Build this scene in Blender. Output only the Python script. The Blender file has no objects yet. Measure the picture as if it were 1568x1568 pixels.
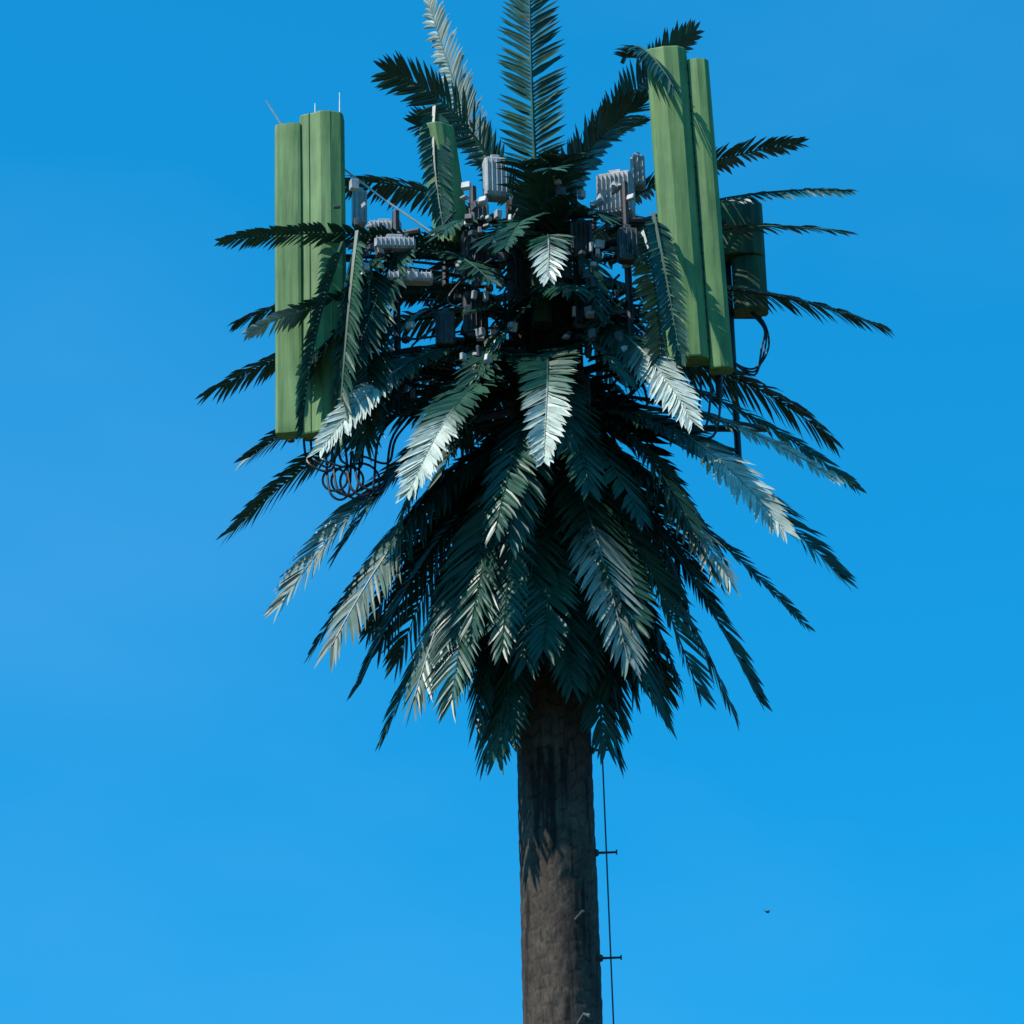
import bpy, math, random
from mathutils import Vector, Matrix, Euler, noise
random.seed(7)
R=random.random
def U(a,b): return a+(b-a)*R()
scene=bpy.context.scene
V=Vector

# ---------------------------------------------------------------- materials
def new_mat(name):
    m=bpy.data.materials.new(name); m.use_nodes=True
    nt=m.node_tree; b=nt.nodes['Principled BSDF']
    return m,nt,b
def N(nt,t,**k):
    n=nt.nodes.new(t)
    for a,v in k.items(): setattr(n,a,v)
    return n
def ramp(nt,fac,stops):
    r=N(nt,'ShaderNodeValToRGB'); e=r.color_ramp.elements
    e[0].position,e[0].color=stops[0][0],(*stops[0][1],1)
    e[1].position,e[1].color=stops[-1][0],(*stops[-1][1],1)
    for p,c in stops[1:-1]:
        x=e.new(p); x.color=(*c,1)
    nt.links.new(fac,r.inputs['Fac']); return r.outputs['Color']
def noise_tex(nt,scale,detail=6,rough=.6,stretch=(1,1,1),src='Object'):
    tc=N(nt,'ShaderNodeTexCoord'); mp=N(nt,'ShaderNodeMapping'); mp.inputs['Scale'].default_value=stretch
    nt.links.new(tc.outputs[src],mp.inputs['Vector'])
    n=N(nt,'ShaderNodeTexNoise'); n.inputs['Scale'].default_value=scale
    n.inputs['Detail'].default_value=detail; n.inputs['Roughness'].default_value=rough
    nt.links.new(mp.outputs[0],n.inputs['Vector']); return n.outputs['Fac']
def bump(nt,b,h,strength=.4,dist=.02):
    n=N(nt,'ShaderNodeBump'); n.inputs['Strength'].default_value=strength; n.inputs['Distance'].default_value=dist
    nt.links.new(h,n.inputs['Height']); nt.links.new(n.outputs[0],b.inputs['Normal'])
def mixc(nt,fac,a,b_,mode='MIX'):
    m=N(nt,'ShaderNodeMix',data_type='RGBA',blend_type=mode)
    for s,v in ((0,fac),(6,a),(7,b_)):
        if hasattr(v,'links'): nt.links.new(v,m.inputs[s])
        elif s==0: m.inputs[0].default_value=v
        else: m.inputs[s].default_value=(*v,1)
    return m.outputs[2]

def frond_material():
    m,nt,b=new_mat('plastic_palm_leaf')
    f=noise_tex(nt,3.0,5)
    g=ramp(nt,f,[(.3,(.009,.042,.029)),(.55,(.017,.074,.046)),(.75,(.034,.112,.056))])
    at=N(nt,'ShaderNodeAttribute',attribute_name='sheen')  # pale sun highlight painted into the leaf colour, per vertex
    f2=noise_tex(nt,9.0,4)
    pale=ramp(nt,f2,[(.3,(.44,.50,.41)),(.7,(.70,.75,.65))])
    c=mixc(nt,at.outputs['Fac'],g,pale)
    nt.links.new(c,b.inputs['Base Color'])
    b.inputs['Roughness'].default_value=.40
    b.inputs['Specular IOR Level'].default_value=.38
    return m
def cover_material(name,c1,c2,c3):
    m,nt,b=new_mat(name)
    f=noise_tex(nt,6,7,.65,(3.2,3.2,.22)); f2=noise_tex(nt,2.2,5)
    c=ramp(nt,f,[(.34,c1),(.5,c2),(.66,c3)])
    d=ramp(nt,f2,[(.35,(.70,.77,.70)),(.62,(1,1,1))])
    nt.links.new(mixc(nt,1.0,c,d,'MULTIPLY'),b.inputs['Base Color'])
    b.inputs['Roughness'].default_value=.65
    bump(nt,b,f,.2,.01)
    return m
def simple(name,c1,c2,scale=12,rough=.5,metal=0,bs=.15):
    m,nt,b=new_mat(name); f=noise_tex(nt,scale,6)
    nt.links.new(ramp(nt,f,[(.3,c1),(.7,c2)]),b.inputs['Base Color'])
    b.inputs['Roughness'].default_value=rough; b.inputs['Metallic'].default_value=metal
    bump(nt,b,f,bs,.01); return m
M_FROND=frond_material()
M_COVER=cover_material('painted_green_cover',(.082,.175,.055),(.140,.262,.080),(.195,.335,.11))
M_COVERD=cover_material('dark_green_cover',(.015,.045,.018),(.03,.08,.025),(.05,.12,.035))  # darker green for the rear-right and small centre covers
M_STEEL=simple('galvanised_steel',(.05,.06,.065),(.16,.17,.18),14,.5,.3)
M_DARK=simple('dark_bracket_steel',(.010,.010,.013),(.03,.032,.036),14,.55)
M_RADIO=simple('radio_unit_pale_grey',(.26,.26,.26),(.54,.54,.53),9,.5)
M_RADIOD=simple('radio_unit_dark_grey',(.03,.031,.032),(.11,.11,.11),9,.5)
M_CABLE=simple('coax_cable_black',(.01,.012,.02),(.02,.022,.03),20,.45)
M_LED=simple('lightning_rod_metal',(.5,.52,.54),(.7,.72,.74),20,.35,.4)
M_CONC=simple('concrete',(.25,.24,.22),(.38,.37,.35),6,.85)

def bark_material():
    m,nt,b=new_mat('faux_palm_bark')
    f=noise_tex(nt,5,9,.72,(1,1,.5)); f2=noise_tex(nt,55,5,.75,(1,1,.3))
    c=ramp(nt,f,[(.3,(.038,.026,.020)),(.5,(.085,.063,.047)),(.72,(.15,.115,.088))])
    d=ramp(nt,f2,[(.32,(.5,.5,.5)),(.65,(1.2,1.2,1.2))])
    c=mixc(nt,1.0,c,d,'MULTIPLY')
    at=N(nt,'ShaderNodeAttribute',attribute_name='scar')
    c=mixc(nt,at.outputs['Fac'],c,(.010,.008,.008))
    nt.links.new(c,b.inputs['Base Color']); b.inputs['Roughness'].default_value=.8
    b.inputs['Specular IOR Level'].default_value=.2
    bump(nt,b,f2,.6,.010); return m
M_BARK=bark_material()

def ground_material():
    m,nt,b=new_mat('dry_grass_ground')
    f=noise_tex(nt,.05,8,.65); f2=noise_tex(nt,3,8,.7)
    c=ramp(nt,f,[(.35,(.05,.07,.03)),(.6,(.11,.10,.06))])
    d=ramp(nt,f2,[(.3,(.5,.5,.5)),(.7,(1.1,1.1,1.1))])
    nt.links.new(mixc(nt,1.0,c,d,'MULTIPLY'),b.inputs['Base Color'])
    b.inputs['Roughness'].default_value=.95; bump(nt,b,f2,.6,.05); return m

# ---------------------------------------------------------------- mesh helpers
tower=bpy.data.objects.new('palm_tree_cell_tower',None); scene.collection.objects.link(tower)
def make(name,verts,faces,mat,parent=tower,smooth=False,attr=None,sharp=None):
    me=bpy.data.meshes.new(name); me.from_pydata([tuple(v) for v in verts],[],faces); me.update()
    if attr:
        a=me.attributes.new(attr[0],'FLOAT','POINT'); a.data.foreach_set('value',attr[1])
    if smooth: me.polygons.foreach_set('use_smooth',[True]*len(me.polygons))
    if sharp: me.set_sharp_from_angle(angle=math.radians(sharp))
    me.materials.append(mat)
    o=bpy.data.objects.new(name,me); scene.collection.objects.link(o); o.parent=parent
    return o
class Geo:
    def __init__(s): s.v=[]; s.f=[]
    def tube(s,pts,r,n=8,cap=True):
        pts=[V(p) for p in pts]; rs=r if isinstance(r,(list,tuple)) else [r]*len(pts)
        base=len(s.v); ref=None
        for i,p in enumerate(pts):
            t=(pts[min(i+1,len(pts)-1)]-pts[max(i-1,0)]).normalized()
            if ref is None:
                ref=t.orthogonal().normalized()
            else:
                ref=(ref-t*ref.dot(t)); ref=ref.normalized() if ref.length>1e-6 else t.orthogonal().normalized()
            b2=t.cross(ref)
            for k in range(n):
                a=2*math.pi*k/n; s.v.append(p+(ref*math.cos(a)+b2*math.sin(a))*rs[i])
        for i in range(len(pts)-1):
            for k in range(n):
                a=base+i*n+k; b=base+i*n+(k+1)%n
                s.f.append((a,b,b+n,a+n))
        if cap:
            s.f.append(tuple(base+k for k in range(n))[::-1]); e=base+(len(pts)-1)*n
            s.f.append(tuple(e+k for k in range(n)))
    def box(s,c,size,rz=0,rx=0,bev=.012):
        hx,hy,hz=[d/2 for d in size]; M=Euler((rx,0,rz)).to_matrix(); c=V(c); b=len(s.v)
        def ring(x,y,z,k):
            return [(x-k,-y,z),(x,-y+k,z),(x,y-k,z),(x-k,y,z),(-x+k,y,z),(-x,y-k,z),(-x,-y+k,z),(-x+k,-y,z)]
        rows=[ring(hx-bev,hy-bev,-hz,bev),ring(hx,hy,-hz+bev,bev),ring(hx,hy,hz-bev,bev),ring(hx-bev,hy-bev,hz,bev)]
        for r_ in rows:
            for p in r_: s.v.append(M@V(p)+c)
        for i in range(3):
            for k in range(8):
                a=b+i*8+k; d=b+i*8+(k+1)%8; s.f.append((a,d,d+8,a+8))
        s.f.append(tuple(b+k for k in range(8))[::-1]); s.f.append(tuple(b+24+k for k in range(8)))
    def out(s,name,mat,parent=tower,smooth=False,sharp=None):
        return make(name,s.v,s.f,mat,parent,smooth,None,sharp)

# ---------------------------------------------------------------- trunk
def trunk():
    verts=[];faces=[];scar=[]
    nk=120; dz=.022; H=15.9; rows=int(H/dz)
    for i in range(rows+1):
        z=i*dz
        r=.346-.0046*z
        for k in range(nk):
            a=2*math.pi*k/nk
            w=z/.13+noise.noise(V((math.cos(a)*3,math.sin(a)*3,z*.8)))*.6
            row=math.floor(w); ca=a/(2*math.pi)*10; uu=(ca+.5*(row%2))%1; ww=w-row
            lip=ww-.6*abs(uu-.5)*2
            h=.005*max(0,min(1,lip*1.3+.3))
            nn=noise.noise(V((math.cos(a)*2.5,math.sin(a)*2.5,z*1.2)))*.004+noise.noise(V((math.cos(a)*13,math.sin(a)*13,z*7)))*.004
            rr=r+h+nn
            verts.append((rr*math.cos(a),rr*math.sin(a),z))
            crack=noise.noise(V((math.cos(a)*5+9,math.sin(a)*5,z*1.1)))+.5*noise.noise(V((math.cos(a)*16+9,math.sin(a)*16,z*5)))
            s_=max(0,min(.85,(crack-.18)*2.6))+(.5 if (ww<.16 and abs(uu-.5)<.4) else 0)
            scar.append(min(1,s_))
    for i in range(rows):
        for k in range(nk):
            a=i*nk+k; b=i*nk+(k+1)%nk; faces.append((a,b,b+nk,a+nk))
    make('trunk',verts,faces,M_BARK,smooth=True,attr=('scar',scar))
trunk()

# ---------------------------------------------------------------- fronds
FV=[];FF=[];FA=[]
def frond(b,t,bulge=.2,w=.30,sheen=0.0,roll=0.0,spacing=.045,f0=.25,lw=.021,hang=(.08,.34)):
    b=V(b);t=V(t); c=(b+t)/2+V((0,0,bulge*2))
    L=((t-c).length+(c-b).length+(t-b).length)*.5
    w=w*1.16
    hd=V((t.x-b.x,t.y-b.y,0))
    if hd.length<.05: hd=V((0,-1,0))
    hd.normalize(); s0=V((-hd.y,hd.x,0))
    wob=V((U(-.05,.05),U(-.05,.05),0))
    def P(u): return b*(1-u)**2+c*2*u*(1-u)+t*u*u+wob*math.sin(u*math.pi)
    def T(u):
        return (P(min(1,u+.01))-P(max(0,u-.01))).normalized()
    base=len(FV); n=14
    for i in range(n+1):
        u=i/n;p=P(u);tt=T(u);s=(s0-tt*s0.dot(tt)).normalized(); nn=s.cross(tt)
        rr=.018*(1-u)+.004
        for a_,b_ in ((1,0),(0,1),(-1,0),(0,-1)):
            FV.append(p+s*a_*rr+nn*b_*rr); FA.append(sheen*.5 if u>f0 else 0)
    for i in range(n):
        for k in range(4):
            a=base+i*4+k; d=base+i*4+(k+1)%4; FF.append((a,d,d+4,a+4))
    cnt=int(L/spacing); twist=U(-.3,.3)*(0 if roll else 1)+roll; vee=U(-.1,.3); hg=U(*hang)
    for j in range(cnt):
        u=.06+.94*(j+.5)/cnt
        p=P(u);tt=T(u);s=(s0-tt*s0.dot(tt)).normalized(); nn=s.cross(tt)
        if nn.z<0: nn=-nn
        rot=Matrix.Rotation(twist*(.4+.6*u),3,tt); s=rot@s; nn=rot@nn
        prof=(.55+.45*math.sin(math.pi*min(1,(u*.80+.12))))*(1-.22*max(0,(u-.88)/.12))
        for sg in (-1,1):
            if R()<.03: continue
            ang=math.radians(60-24*u**1.5-16*max(0,(u-.9)/.1)+U(-6,6))
            ll=w*prof*U(.9,1.06)
            d=(tt*math.cos(ang)+s*sg*math.sin(ang)+nn*(vee+U(-.08,.08))).normalized()
            wd=(tt-d*tt.dot(d)).normalized(); fn=d.cross(wd).normalized()
            wd=(wd+fn*U(-.35,.35)).normalized()
            W=lw*U(.85,1.15); q=len(FV); droop=(hg+U(-.04,.06))*ll
            fv=sheen*U(.7,1.0)*(min(1,max(0,(u-f0)/.12)))  # painted gloss sets in past f0
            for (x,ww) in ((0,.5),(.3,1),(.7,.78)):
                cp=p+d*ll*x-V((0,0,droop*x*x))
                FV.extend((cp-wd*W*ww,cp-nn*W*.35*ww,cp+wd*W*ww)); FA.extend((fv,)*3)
            FV.append(p+d*ll-V((0,0,droop))); FA.append(fv)
            for r_ in (0,3):
                FF.append((q+r_,q+r_+1,q+r_+4,q+r_+3)); FF.append((q+r_+1,q+r_+2,q+r_+5,q+r_+4))
            FF.append((q+6,q+7,q+9)); FF.append((q+7,q+8,q+9))

# crown top
frond((0,0,15.6),(0,.3,18.75),.0,.33,0,f0=0,roll=.001,spacing=.046,hang=(0,.03))
frond((-.2,.15,15.9),(-.92,.25,18.15),-.08,.28,.6,roll=.9,spacing=.04)
frond((-.15,-.05,15.8),(-1.26,-.25,17.10),.26,.32,roll=.55,hang=(.05,.1))
frond((-.1,.2,15.9),(-1.02,.4,16.95),.25,.30,roll=.4)
frond((.15,-.05,15.7),(1.40,-.25,17.42),.20,.27,roll=-.55,hang=(.05,.1))
frond((.1,.2,15.9),(.92,.5,16.95),.15,.30)
frond((.1,-.25,15.6),(.90,-.5,16.55),.16,.36,lw=.024)
frond((.0,-.1,15.6),(.55,-.2,16.5),.10,.30)
frond((-.35,.2,15.8),(-1.70,.5,16.45),.14,.26)
frond((0,-.3,15.4),(.1,-1.3,15.5),.2,.32)
frond((-.1,-.3,15.2),(-.4,-1.2,14.9),.2,.32)
frond((.1,-.3,15.3),(.5,-1.2,15.1),.2,.32)
frond((0,-.25,15.5),(.25,-.9,15.85),.15,.32,lw=.024)
frond((0,-.25,15.5),(-.15,-.9,15.8),.15,.32,lw=.024)
# right side
frond((.5,.3,15.9),(2.32,.5,16.72),.12,.24)
frond((.6,.2,15.7),(2.76,.3,16.12),.14,.15,roll=1.0)
frond((.6,0,15.3),(2.62,-.1,15.5),.16,.24,roll=.4)
frond((.6,-.2,14.9),(2.84,-.4,14.42),.20,.26,hang=(.3,.35))
frond((.4,.2,14.5),(2.40,.3,13.75),.28,.30,hang=(.35,.4))
frond((.4,0,14.3),(2.56,0,13.15),.26,.22,roll=.9)
frond((.3,-.3,13.9),(2.34,-.6,12.95),.22,.16,.8,roll=.9,f0=.55)
frond((.2,-.2,13.8),(2.34,-.4,12.18),.34,.34,roll=.75,hang=(.2,.25))
frond((.2,-.3,13.7),(1.84,-1.15,12.28),.40,.30,.9,f0=.6,roll=.8,spacing=.036)
frond((.2,-.2,13.5),(2.05,-.3,11.8),.22,.20,roll=.7)
frond((.2,-.1,13.5),(1.64,-.2,11.22),.26,.27,roll=.5)
frond((.2,.1,13.4),(1.48,.3,11.3),.26,.27)
frond((.15,-.3,13.4),(1.14,-.6,11.15),.26,.36,roll=.4)
frond((.1,-.35,13.3),(.78,-.9,10.98),.26,.36)
frond((.1,-.35,13.4),(.58,-1.0,11.28),.27,.36,.6,f0=.5,roll=.2)
frond((.2,.1,12.95),(.50,.1,10.85),.16,.30)
frond((.2,-.2,13.1),(.85,-.35,11.05),.2,.34)
frond((.18,-.2,13.1),(.40,-.55,10.74),.16,.32)
frond((.18,-.2,13.1),(.52,-.45,10.95),.16,.32)
frond((.2,-.3,13.6),(1.42,-.8,12.0),.25,.3,.7,f0=.6,roll=.6)
# left side
frond((-.4,-.3,15.2),(-2.60,-1.2,14.96),.14,.17,roll=.5)
frond((-.4,0,15.1),(-2.56,0,14.85),.14,.24)
frond((-.4,-.4,14.8),(-2.40,-.95,14.25),.18,.15,.8,roll=.9,f0=.75)
frond((-.4,.1,14.9),(-2.82,.1,14.22),.2,.25,hang=(.3,.35),roll=.2)
frond((-.4,0,14.3),(-2.46,-.1,13.52),.2,.26)
frond((-.3,-.3,13.9),(-2.55,-.5,12.68),.36,.29,roll=.2,hang=(.3,.35))
frond((-.3,-.3,13.7),(-2.16,-.45,12.05),.34,.34,.4,f0=.6,roll=-.8)
frond((-.3,0,13.5),(-1.95,0,11.8),.28,.24)
frond((-.25,-.3,13.5),(-1.74,-.7,11.58),.32,.37,.2,f0=.6,roll=-.7)
frond((-.25,.1,13.4),(-1.56,.1,11.55),.27,.28,roll=-.3)
frond((-.25,.1,13.3),(-1.36,.1,11.1),.24,.28,roll=-.4)
frond((-.2,-.3,13.4),(-1.10,-.7,11.1),.27,.36,.2,f0=.6,roll=-.4)
frond((-.2,-.35,13.3),(-.80,-.9,11.0),.26,.36)
frond((-.2,-.0,12.9),(-.54,-.1,10.85),.2,.32)
frond((-.18,-.2,13.1),(-.46,-.5,10.68),.16,.33,roll=-.15)
frond((-.18,-.2,13.1),(-.36,-.55,10.85),.16,.33)
frond((-.18,-.2,13.1),(-.62,-.45,10.98),.16,.33)
# fronds with pale sun gloss painted on, arching towards the viewer's side of the tower
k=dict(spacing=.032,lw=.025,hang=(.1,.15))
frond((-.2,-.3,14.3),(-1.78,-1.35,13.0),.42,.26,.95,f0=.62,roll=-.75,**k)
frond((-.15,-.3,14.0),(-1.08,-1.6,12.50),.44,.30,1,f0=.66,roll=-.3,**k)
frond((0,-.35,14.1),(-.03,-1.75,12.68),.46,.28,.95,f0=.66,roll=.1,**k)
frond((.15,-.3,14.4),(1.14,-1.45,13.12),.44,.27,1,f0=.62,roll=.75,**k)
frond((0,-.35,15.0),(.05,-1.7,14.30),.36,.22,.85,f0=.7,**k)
# fronds strapped to the antenna frames to hide them
frond((-1.62,-1.05,15.0),(-1.96,-1.05,13.3),.08,.20)
frond((-1.50,-1.05,15.1),(-1.66,-1.1,13.2),.08,.30)
frond((-1.4,-.9,14.9),(-1.45,-1.0,13.2),.08,.32)
frond((-1.1,-.8,15.2),(-1.5,-1.15,13.9),.1,.32)
frond((.93,-1.22,15.1),(1.08,-1.45,13.65),.06,.16,roll=.4)
frond((.75,-.8,16.8),(1.14,-1.38,16.2),.25,.22)
frond((.85,-.8,15.2),(.95,-1.1,13.7),.1,.3)
frond((-.86,-.46,16.62),(-.80,-.66,15.30),.06,.17,0,f0=0)
# dense inner skirt and crown
for i in range(46):
    az=2*math.pi*(i+U(-.3,.3))/46; z0=U(12.9,13.8); r=U(.55,1.2)
    ca,sa=math.cos(az),math.sin(az)
    frond((.25*ca,.25*sa,z0),(r*ca,r*sa,11.3+.3*r*sa+U(0,.5)+.25*(r-.55)),U(.12,.3),U(.30,.36))
for i in range(26):
    az=2*math.pi*(i+U(-.4,.4))/26; z0=U(13.4,14.2); r=U(1.2,1.75)
    ca,sa=math.cos(az),math.sin(az)
    frond((.25*ca,.25*sa,z0),(r*ca,r*sa,z0-U(1.0,1.7)),U(.2,.38),U(.28,.34))
for i in range(22):
    az=2*math.pi*(i+U(-.4,.4))/22; z0=U(14.2,15.5); r=U(.9,1.4)
    ca,sa=math.cos(az),math.sin(az)
    frond((.22*ca,.22*sa,z0),(r*ca,r*sa,z0-U(.1,.7)),U(.1,.3),U(.26,.32),lw=.022)
for i in range(8):
    az=math.pi*(i+.5)/8; z0=U(15.2,15.7); r=U(.9,1.4)
    ca,sa=math.cos(az),math.sin(az)
    frond((.2*ca,.2*sa,z0),(r*ca,r*sa,z0+U(-.1,.5)),U(.1,.25),U(.26,.32))
for i in range(13):
    x=U(-1.5,.95); z=random.choice((14.2,15.1,14.6))
    frond((x,-.6,z),(x+U(-.45,.45),-.75-U(.1,.45),z-U(.35,.8)),U(.05,.2),U(.20,.28))
make('fronds',FV,FF,M_FROND,attr=('sheen',FA))

# ---------------------------------------------------------------- antennas
def panel(name,prof,origin,z0,z1,mat,tilt=(0,0),rz=0,wav=.005):
    # subdivide the folded-sheet outline, then loft it upwards
    q=[]
    for i,(x,y) in enumerate(prof):
        x2,y2=prof[(i+1)%len(prof)]
        m=max(1,int(math.hypot(x2-x,y2-y)/.04))
        for j in range(m): q.append((x+(x2-x)*j/m,y+(y2-y)*j/m))
    prof=q
    g=Geo(); n=len(prof); rows=26; M=Matrix.Rotation(rz,3,'Z'); o=V(origin)
    levels=[(0,.965),(.012/(z1-z0),1)]+[(i/rows,1) for i in range(1,rows)]+[(1-.012/(z1-z0),1),(1,.975)]
    for f,sc in levels:
        z=z0+(z1-z0)*f
        for k,(x,y) in enumerate(prof):
            wv=noise.noise(V((x*9,z*1.3,origin[0]*3)))*wav*2
            p=M@V((x*sc,y*sc+wv,0)); g.v.append(V((p.x+o.x+tilt[0]*(f-.5),p.y+o.y+tilt[1]*(f-.5),z)))
    for i in range(len(levels)-1):
        for k in range(n):
            a=i*n+k;b=i*n+(k+1)%n; g.f.append((a,b,b+n,a+n))
    e=(len(levels)-1)*n
    g.f.append(tuple(range(n))[::-1]); g.f.append(tuple(e+k for k in range(n)))
    return g.out(name,mat,smooth=True,sharp=13)
def foldprof(w,d,fr):
    """folded sheet: list of (fraction across, fraction of depth) for the front, flat back"""
    pts=[(-w/2+w*a,-.04-d*h) for a,h in fr]
    pts+= [(w/2,.05),(w/2-.02,.08),(-w/2+.02,.08),(-w/2,.05)]
    return pts
flat4=[(0,0),(.03,.5),(.1,.75),(.45,1),(.8,.85),(.95,.4),(1,0)]
panel('antenna_cover_1',foldprof(.225,.03,[(0,0),(.03,.6),(.12,.9),(.9,1),(1,.8)]),(-2.095,-.62,0),13.46,16.36,M_COVER,(-.02,0),-.12)
panel('antenna_cover_2',foldprof(.372,.085,[(0,.1),(.04,.35),(.22,.62),(.25,.55),(.5,1),(.72,1),(.75,.92),(.95,.6),(1,.1)]),(-1.81,-.625,0),13.44,16.44,M_COVER,(-.02,0),-.06)
panel('antenna_cover_3',foldprof(.34,.085,flat4),(1.145,-1.0,0),13.84,16.76,M_COVER,(-.06,0),-.10,.003)
panel('antenna_cover_4',foldprof(.19,.045,flat4),(1.403,-.99,0),13.76,16.66,M_COVER,(-.065,0),.0,.003)
panel('antenna_cover_5',foldprof(.29,.09,[(0,0),(.05,.4),(.4,1),(.6,1),(.95,.4),(1,0)]),(-.785,-.40,0),15.28,16.42,M_COVER,(-.13,-.05),.15)
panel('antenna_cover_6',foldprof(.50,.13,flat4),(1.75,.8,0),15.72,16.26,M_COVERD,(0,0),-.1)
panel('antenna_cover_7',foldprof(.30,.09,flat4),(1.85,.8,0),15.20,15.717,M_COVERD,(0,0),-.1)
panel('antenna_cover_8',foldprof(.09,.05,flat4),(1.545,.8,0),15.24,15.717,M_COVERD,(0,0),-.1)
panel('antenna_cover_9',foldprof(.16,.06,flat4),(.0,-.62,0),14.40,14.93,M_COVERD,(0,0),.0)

g=Geo()
for i in range(20):
    z=14.0+i*.135; f=(z-13.84)/2.9-.5; g.box((1.312-.062*f,-1.062,z),(.014,.02,.022),bev=.003)
g.tube([(1.340,-1.055,13.85),(1.280,-1.055,16.62)],.010,6)
g.out('cover_seam_clips',M_DARK)

# ---------------------------------------------------------------- mounting steelwork
g=Geo()
for z in (14.15,15.25):
    ring=[(.36*math.cos(a),.36*math.sin(a),z) for a in [2*math.pi*k/24 for k in range(25)]]
    g.tube(ring,.035,8,False)
    L1,L2=(-2.15,-.40,z),(-1.0,-.75,z); R1,R2=(.55,-.85,z),(1.55,-.78,z); B1,B2=(-1.0,.75,z),(1.95,.95,z)
    for a,b in ((L1,L2),(R1,R2),(B1,B2)): g.tube([a,b],.032,8)
    for a,b in (((-.3,-.1,z),(-1.6,-.55,z)),((.25,-.2,z),(1.15,-.8,z)),((0,.3,z),(.3,.82,z)),((0,.3,z),(-.8,.75,z))):
        g.tube([a,b],.036,8)
    for a,b in (((-.25,-.2,z+.02),(-1.9,-.46,z-.05)),((.3,0,z+.02),(1.5,-.75,z-.05)),((-.3,.2,z),(-2.0,-.42,z)),((.3,.2,z),(1.85,.9,z))):
        g.tube([a,b],.02,6)
for x,y,z0,z1 in ((-2.09,-.42,13.5,16.2),(-1.8,-.5,13.5,16.3),(-1.2,-.65,13.6,15.5),(1.15,-.84,13.88,16.6),(1.42,-.84,13.6,16.5),(.72,-.86,13.7,15.6),
                  (1.67,.86,13.68,16.1),(-.8,-.28,14.9,16.35),(.5,.85,14.0,16.2),(-.55,-.5,13.9,15.8),(.3,-.6,13.9,15.7)):
    g.tube([(x,y,z0),(x,y,z1)],.03,8)
for a,b in (((-.3,-.2,13.5),(-1.6,-.5,14.15)),((.3,-.2,13.5),(1.15,-.8,14.15)),((.5,0,13.9),(1.67,.86,13.9))):
    g.tube([a,b],.018,6)
g.tube([(0,0,15.8),(0,0,16.3)],.05,10)
g.out('antenna_mount_frame',M_DARK)

def units(name,lst,mat):
    g=Geo()
    for x,y,z,sx,sy,sz,rz in lst:
        g.box((x,y,z),(sx,sy,sz),rz,bev=.014)
        nf=max(3,int(sx/.035))
        for i in range(nf):
            xx=-sx/2+sx*(i+.5)/nf; c=V((x,y,z))+Matrix.Rotation(rz,3,'Z')@V((xx,-sy/2-.012,0))
            g.box(c,(.008,.03,sz*.86),rz,bev=.002)
        g.box(V((x,y,z+sz/2+.02)),(sx*.4,sy*.5,.04),rz,bev=.006)
    g.out(name,mat)
units('radio_units',[(-.36,-.35,15.95,.20,.14,.38,.2),(.66,-.45,15.70,.30,.16,.40,-.25),(.86,-.35,15.98,.12,.12,.30,0),
    (-1.52,-.35,15.70,.12,.12,.32,.2),(-1.30,-.55,15.38,.28,.16,.10,.1),(-1.08,-.95,14.70,.38,.12,.08,.1),(-1.2,-.95,15.02,.34,.10,.10,.1)],M_RADIO)
units('dark_radio_units',[(-.50,-.62,15.45,.15,.10,.22,.2),
    (-.55,-.6,15.1,.2,.14,.4,.3),(-.55,-.62,14.5,.2,.14,.42,.1),(.35,-.7,15.15,.18,.13,.3,0),(.72,-.95,14.95,.16,.12,.3,.2),
    (-.3,-.55,14.15,.34,.12,.1,.0),(.35,-.68,14.5,.16,.12,.36,0),(.3,-.6,13.75,.14,.12,.36,0.1),(-.8,-.7,14.35,.16,.12,.3,.1),(.9,-.7,13.95,.16,.12,.18,.1)],M_RADIOD)
g=Geo(); g2=Geo()
for i in range(96):
    px,zz=random.choice(((-1.2,(13.7,15.5)),(-.55,(13.9,15.6)),(-.45,(14.6,15.7)),(.3,(13.9,15.7)),(.72,(13.8,15.6)),(-.35,(14.2,15.7)),(-1.55,(14.0,15.6)),(.5,(14.,15.6))))
    (g if R()<.6 else g2).box((px+U(-.16,.16),-.78-U(0,.28),U(*zz)),(U(.02,.08),U(.03,.07),U(.02,.10)),U(-.8,.8),U(-.4,.4),bev=.005)
g.out('clamps_and_filters',M_RADIO); g2.out('dark_clamps',M_RADIOD)

g=Geo()
def cable(pts,r=.011):
    pts=[V(p) for p in pts]; out=[]
    ext=[pts[0]]+pts+[pts[-1]]
    for i in range(1,len(ext)-2):
        p0,p1,p2,p3=ext[i-1:i+3]
        for j in range(7):
            t=j/7; out.append(.5*((2*p1)+(p2-p0)*t+(2*p0-5*p1+4*p2-p3)*t*t+(3*p1-p0-3*p2+p3)*t**3))
    out.append(pts[-1]); g.tube(out,r,6)
for k in range(9):
    x=-1.98+.055*k; d=U(.25,.6); w_=U(.12,.3)
    cable([(x,-.55,13.5),(x+.02,-.58,13.3),(x+w_*.3,-.62,13.5-d),(x+w_,-.6,13.42-d*.85),(x+w_*1.3,-.5,13.5),(x+w_+.4,-.35,13.9),(-.5,-.2,14.1)],.0105)
for k in range(3):
    rr=.10+.03*k; cx,cz=-1.72+.1*k,13.06
    g.tube([(cx+rr*math.cos(a),-.6+.02*k,cz+rr*math.sin(a)) for a in [2*math.pi*q/24 for q in range(25)]],.010,6,False)
for k in range(3):
    cable([(1.8,.8,15.25),(1.95,.78,15.1-.03*k),(1.98-.03*k,.78,14.85),(1.85,.8,14.66-.03*k),(1.67,.82,14.75),(1.66,.84,15.0)],.010)
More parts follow.
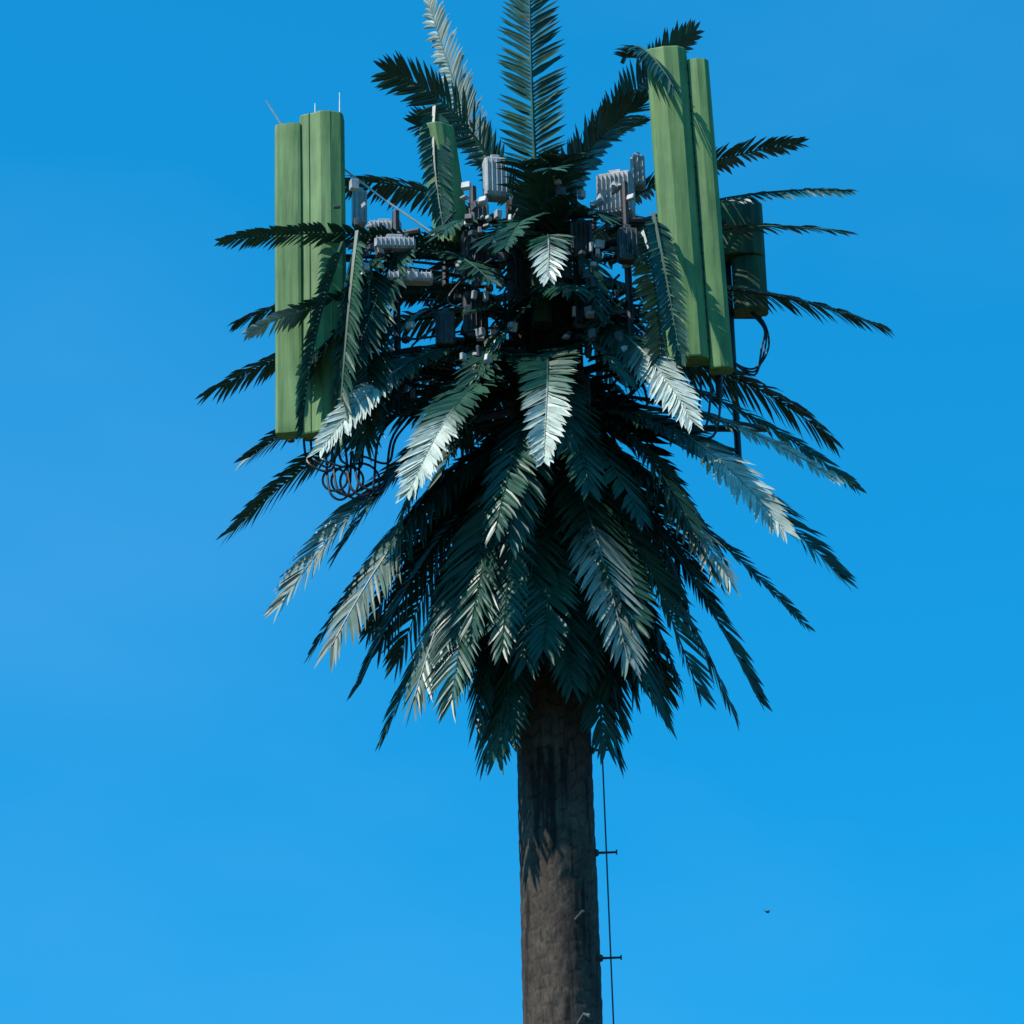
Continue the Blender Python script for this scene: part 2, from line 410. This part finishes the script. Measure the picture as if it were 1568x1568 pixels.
for k in range(5):
    x=1.1+.08*k
    cable([(x,-.9,13.84),(x,-.92,13.65-.03*k),(x-.1,-.8,13.45-.05*k),(x-.5,-.5,13.6),(.25,-.3,13.9)],.0105)
for k in range(34):
    x=U(-1.4,1.0);z=U(13.9,15.6);y=U(-.85,-.35)
    cable([(x,y,z),(x+U(-.2,.2),y-U(0,.12),z-U(.15,.4)),(x+U(-.3,.3),y,z-U(.1,.5)),(x*.4,-.33,z-U(.2,.6))],U(.007,.012))
g.out('coaxial_cables',M_CABLE)

g=Geo()
g.tube([(-2.12,-.55,16.34),(-2.30,-.6,16.64)],[.011,.007],6); g.tube([(-1.88,-.6,16.45),(-1.88,-.6,16.60)],[.007,.005],6)
g.tube([(-1.67,-.6,16.42),(-1.67,-.6,16.70)],[.008,.005],6)
g.tube([(-1.66,-.45,16.05),(-1.3,-.5,15.70),(-.88,-.5,15.35)],.009,6)
g.out('lightning_rods',M_LED)

# climbing safety line and its stand-offs down the trunk
g=Geo()
def rt(z): return .346-.0046*z
pts=[]
for i in range(40):
    z=.4+i*.28; pts.append((rt(z)+.085,-.06,z))
g.tube(pts,.0065,6)
z=10.87
while z>.6:
    x=rt(z); g.tube([(x-.05,-.05,z),(x+.01,-.055,z),(x+.16,-.06,z)],[.022,.011,.009],8)
    g.box((x+.165,-.06,z),(.012,.035,.035),bev=.003); g.box((x+.0,-.055,z),(.05,.06,.05),bev=.01)
    z-=.86
g.out('climbing_safety_line',M_DARK)
g=Geo(); g.tube([(.10,-.28,8.55),(.16,-.37,8.62),(.20,-.38,8.60)],[.012,.012,.02],8); g.tube([(.12,-.28,9.40),(.18,-.37,9.44)],.012,8)
g.out('step_bolts',M_STEEL)

g=Geo(); g.tube([(0,0,.30),(0,0,.36)],.52,32)
for k_ in range(12):
    a=2*math.pi*k_/12; g.tube([(.45*math.cos(a),.45*math.sin(a),.36),(.45*math.cos(a),.45*math.sin(a),.43)],.022,6)
g.out('base_flange',M_STEEL)
g=Geo(); g.box((0,0,.13),(1.8,1.8,.34),bev=.03); g.out('footing',M_CONC)

# ---------------------------------------------------------------- distant bird
g=Geo()
g.tube([(-.15,0,.02),(-.09,0,.01),(0,0,0),(.09,0,.015),(.13,0,.03),(.17,0,.025)],[.022,.02,.042,.034,.024,.003],8)
def wing(s):
    b=len(g.v); rowsw=[(0,.06,-.06,.02),(.12,.085,-.05,.10),(.22,.06,-.06,.13),(.33,-.02,-.07,.10)]
    for yy,xf,xb,zz in rowsw:
        g.v.append(V((xf,s*yy,zz))); g.v.append(V((xb,s*yy,zz-.012)))
    for i in range(3):
        a=b+2*i; g.f.append((a,a+1,a+3,a+2))
wing(1); wing(-1)
b=len(g.v)
for p in ((-.13,.015,.02),(-.13,-.015,.02),(-.24,-.045,.02),(-.24,.045,.02)): g.v.append(V(p))
g.f.append((b,b+1,b+2,b+3))
M_BIRD=simple('dark_feathers',(.02,.02,.022),(.06,.055,.05),30,.7)
bird=g.out('bird',M_BIRD,parent=None); bird.location=(9.31,102.3,41.06); bird.rotation_euler=(.3,.1,.6); bird.scale=(.7,.7,.7)

# ---------------------------------------------------------------- ground
make('ground',[(-3000,-3000,0),(3000,-3000,0),(3000,3000,0),(-3000,3000,0)],[(0,1,2,3)],ground_material(),parent=None)

# ---------------------------------------------------------------- light
el=math.radians(50); AZ=math.radians(60); azx,azy=-math.sin(AZ),-math.cos(AZ)
sd=V((azx*math.cos(el),azy*math.cos(el),math.sin(el)))
sun=bpy.data.lights.new('sun','SUN'); sun.energy=5; sun.angle=math.radians(.5); sun.color=(1,.95,.87)
so=bpy.data.objects.new('sun',sun); scene.collection.objects.link(so); so.rotation_euler=sd.to_track_quat('Z','Y').to_euler(); so.location=(0,0,40)
w=bpy.data.worlds.new('World'); scene.world=w; w.use_nodes=True; nt=w.node_tree
bg=nt.nodes['Background']; sky=N(nt,'ShaderNodeTexSky',sky_type='NISHITA'); sky.sun_disc=False
sky.sun_elevation=el; sky.sun_rotation=math.atan2(sd.x,sd.y)%(2*math.pi)
gm=N(nt,'ShaderNodeGamma'); gm.inputs['Gamma'].default_value=.5; nt.links.new(sky.outputs[0],gm.inputs['Color'])
tint=mixc(nt,1.0,gm.outputs[0],(.05,1.47,2.68),'MULTIPLY')
hz=noise_tex(nt,3.2,4,.5,(1,1,2.2),'Generated')
hf=ramp(nt,hz,[(.42,(0,0,0)),(.75,(.22,.22,.22))])
skyc=mixc(nt,hf,tint,(1.2,3.2,6.2))
nt.links.new(skyc,bg.inputs['Color']); bg.inputs['Strength'].default_value=.15

# ---------------------------------------------------------------- camera
cam=bpy.data.cameras.new('camera'); co=bpy.data.objects.new('camera',cam); scene.collection.objects.link(co)
p=math.radians(24); D=28
co.location=(-.29,-D*math.cos(p),13-D*math.sin(p))
co.rotation_euler=(Euler((math.pi/2+p,0,0)).to_matrix()@Matrix.Rotation(math.radians(-1.5),3,'Z')).to_euler()
cam.sensor_width=36; cam.lens=119; cam.clip_end=8000; cam.clip_start=.1
scene.camera=co
scene.view_settings.view_transform='Standard'; scene.view_settings.look='None'; scene.view_settings.exposure=0
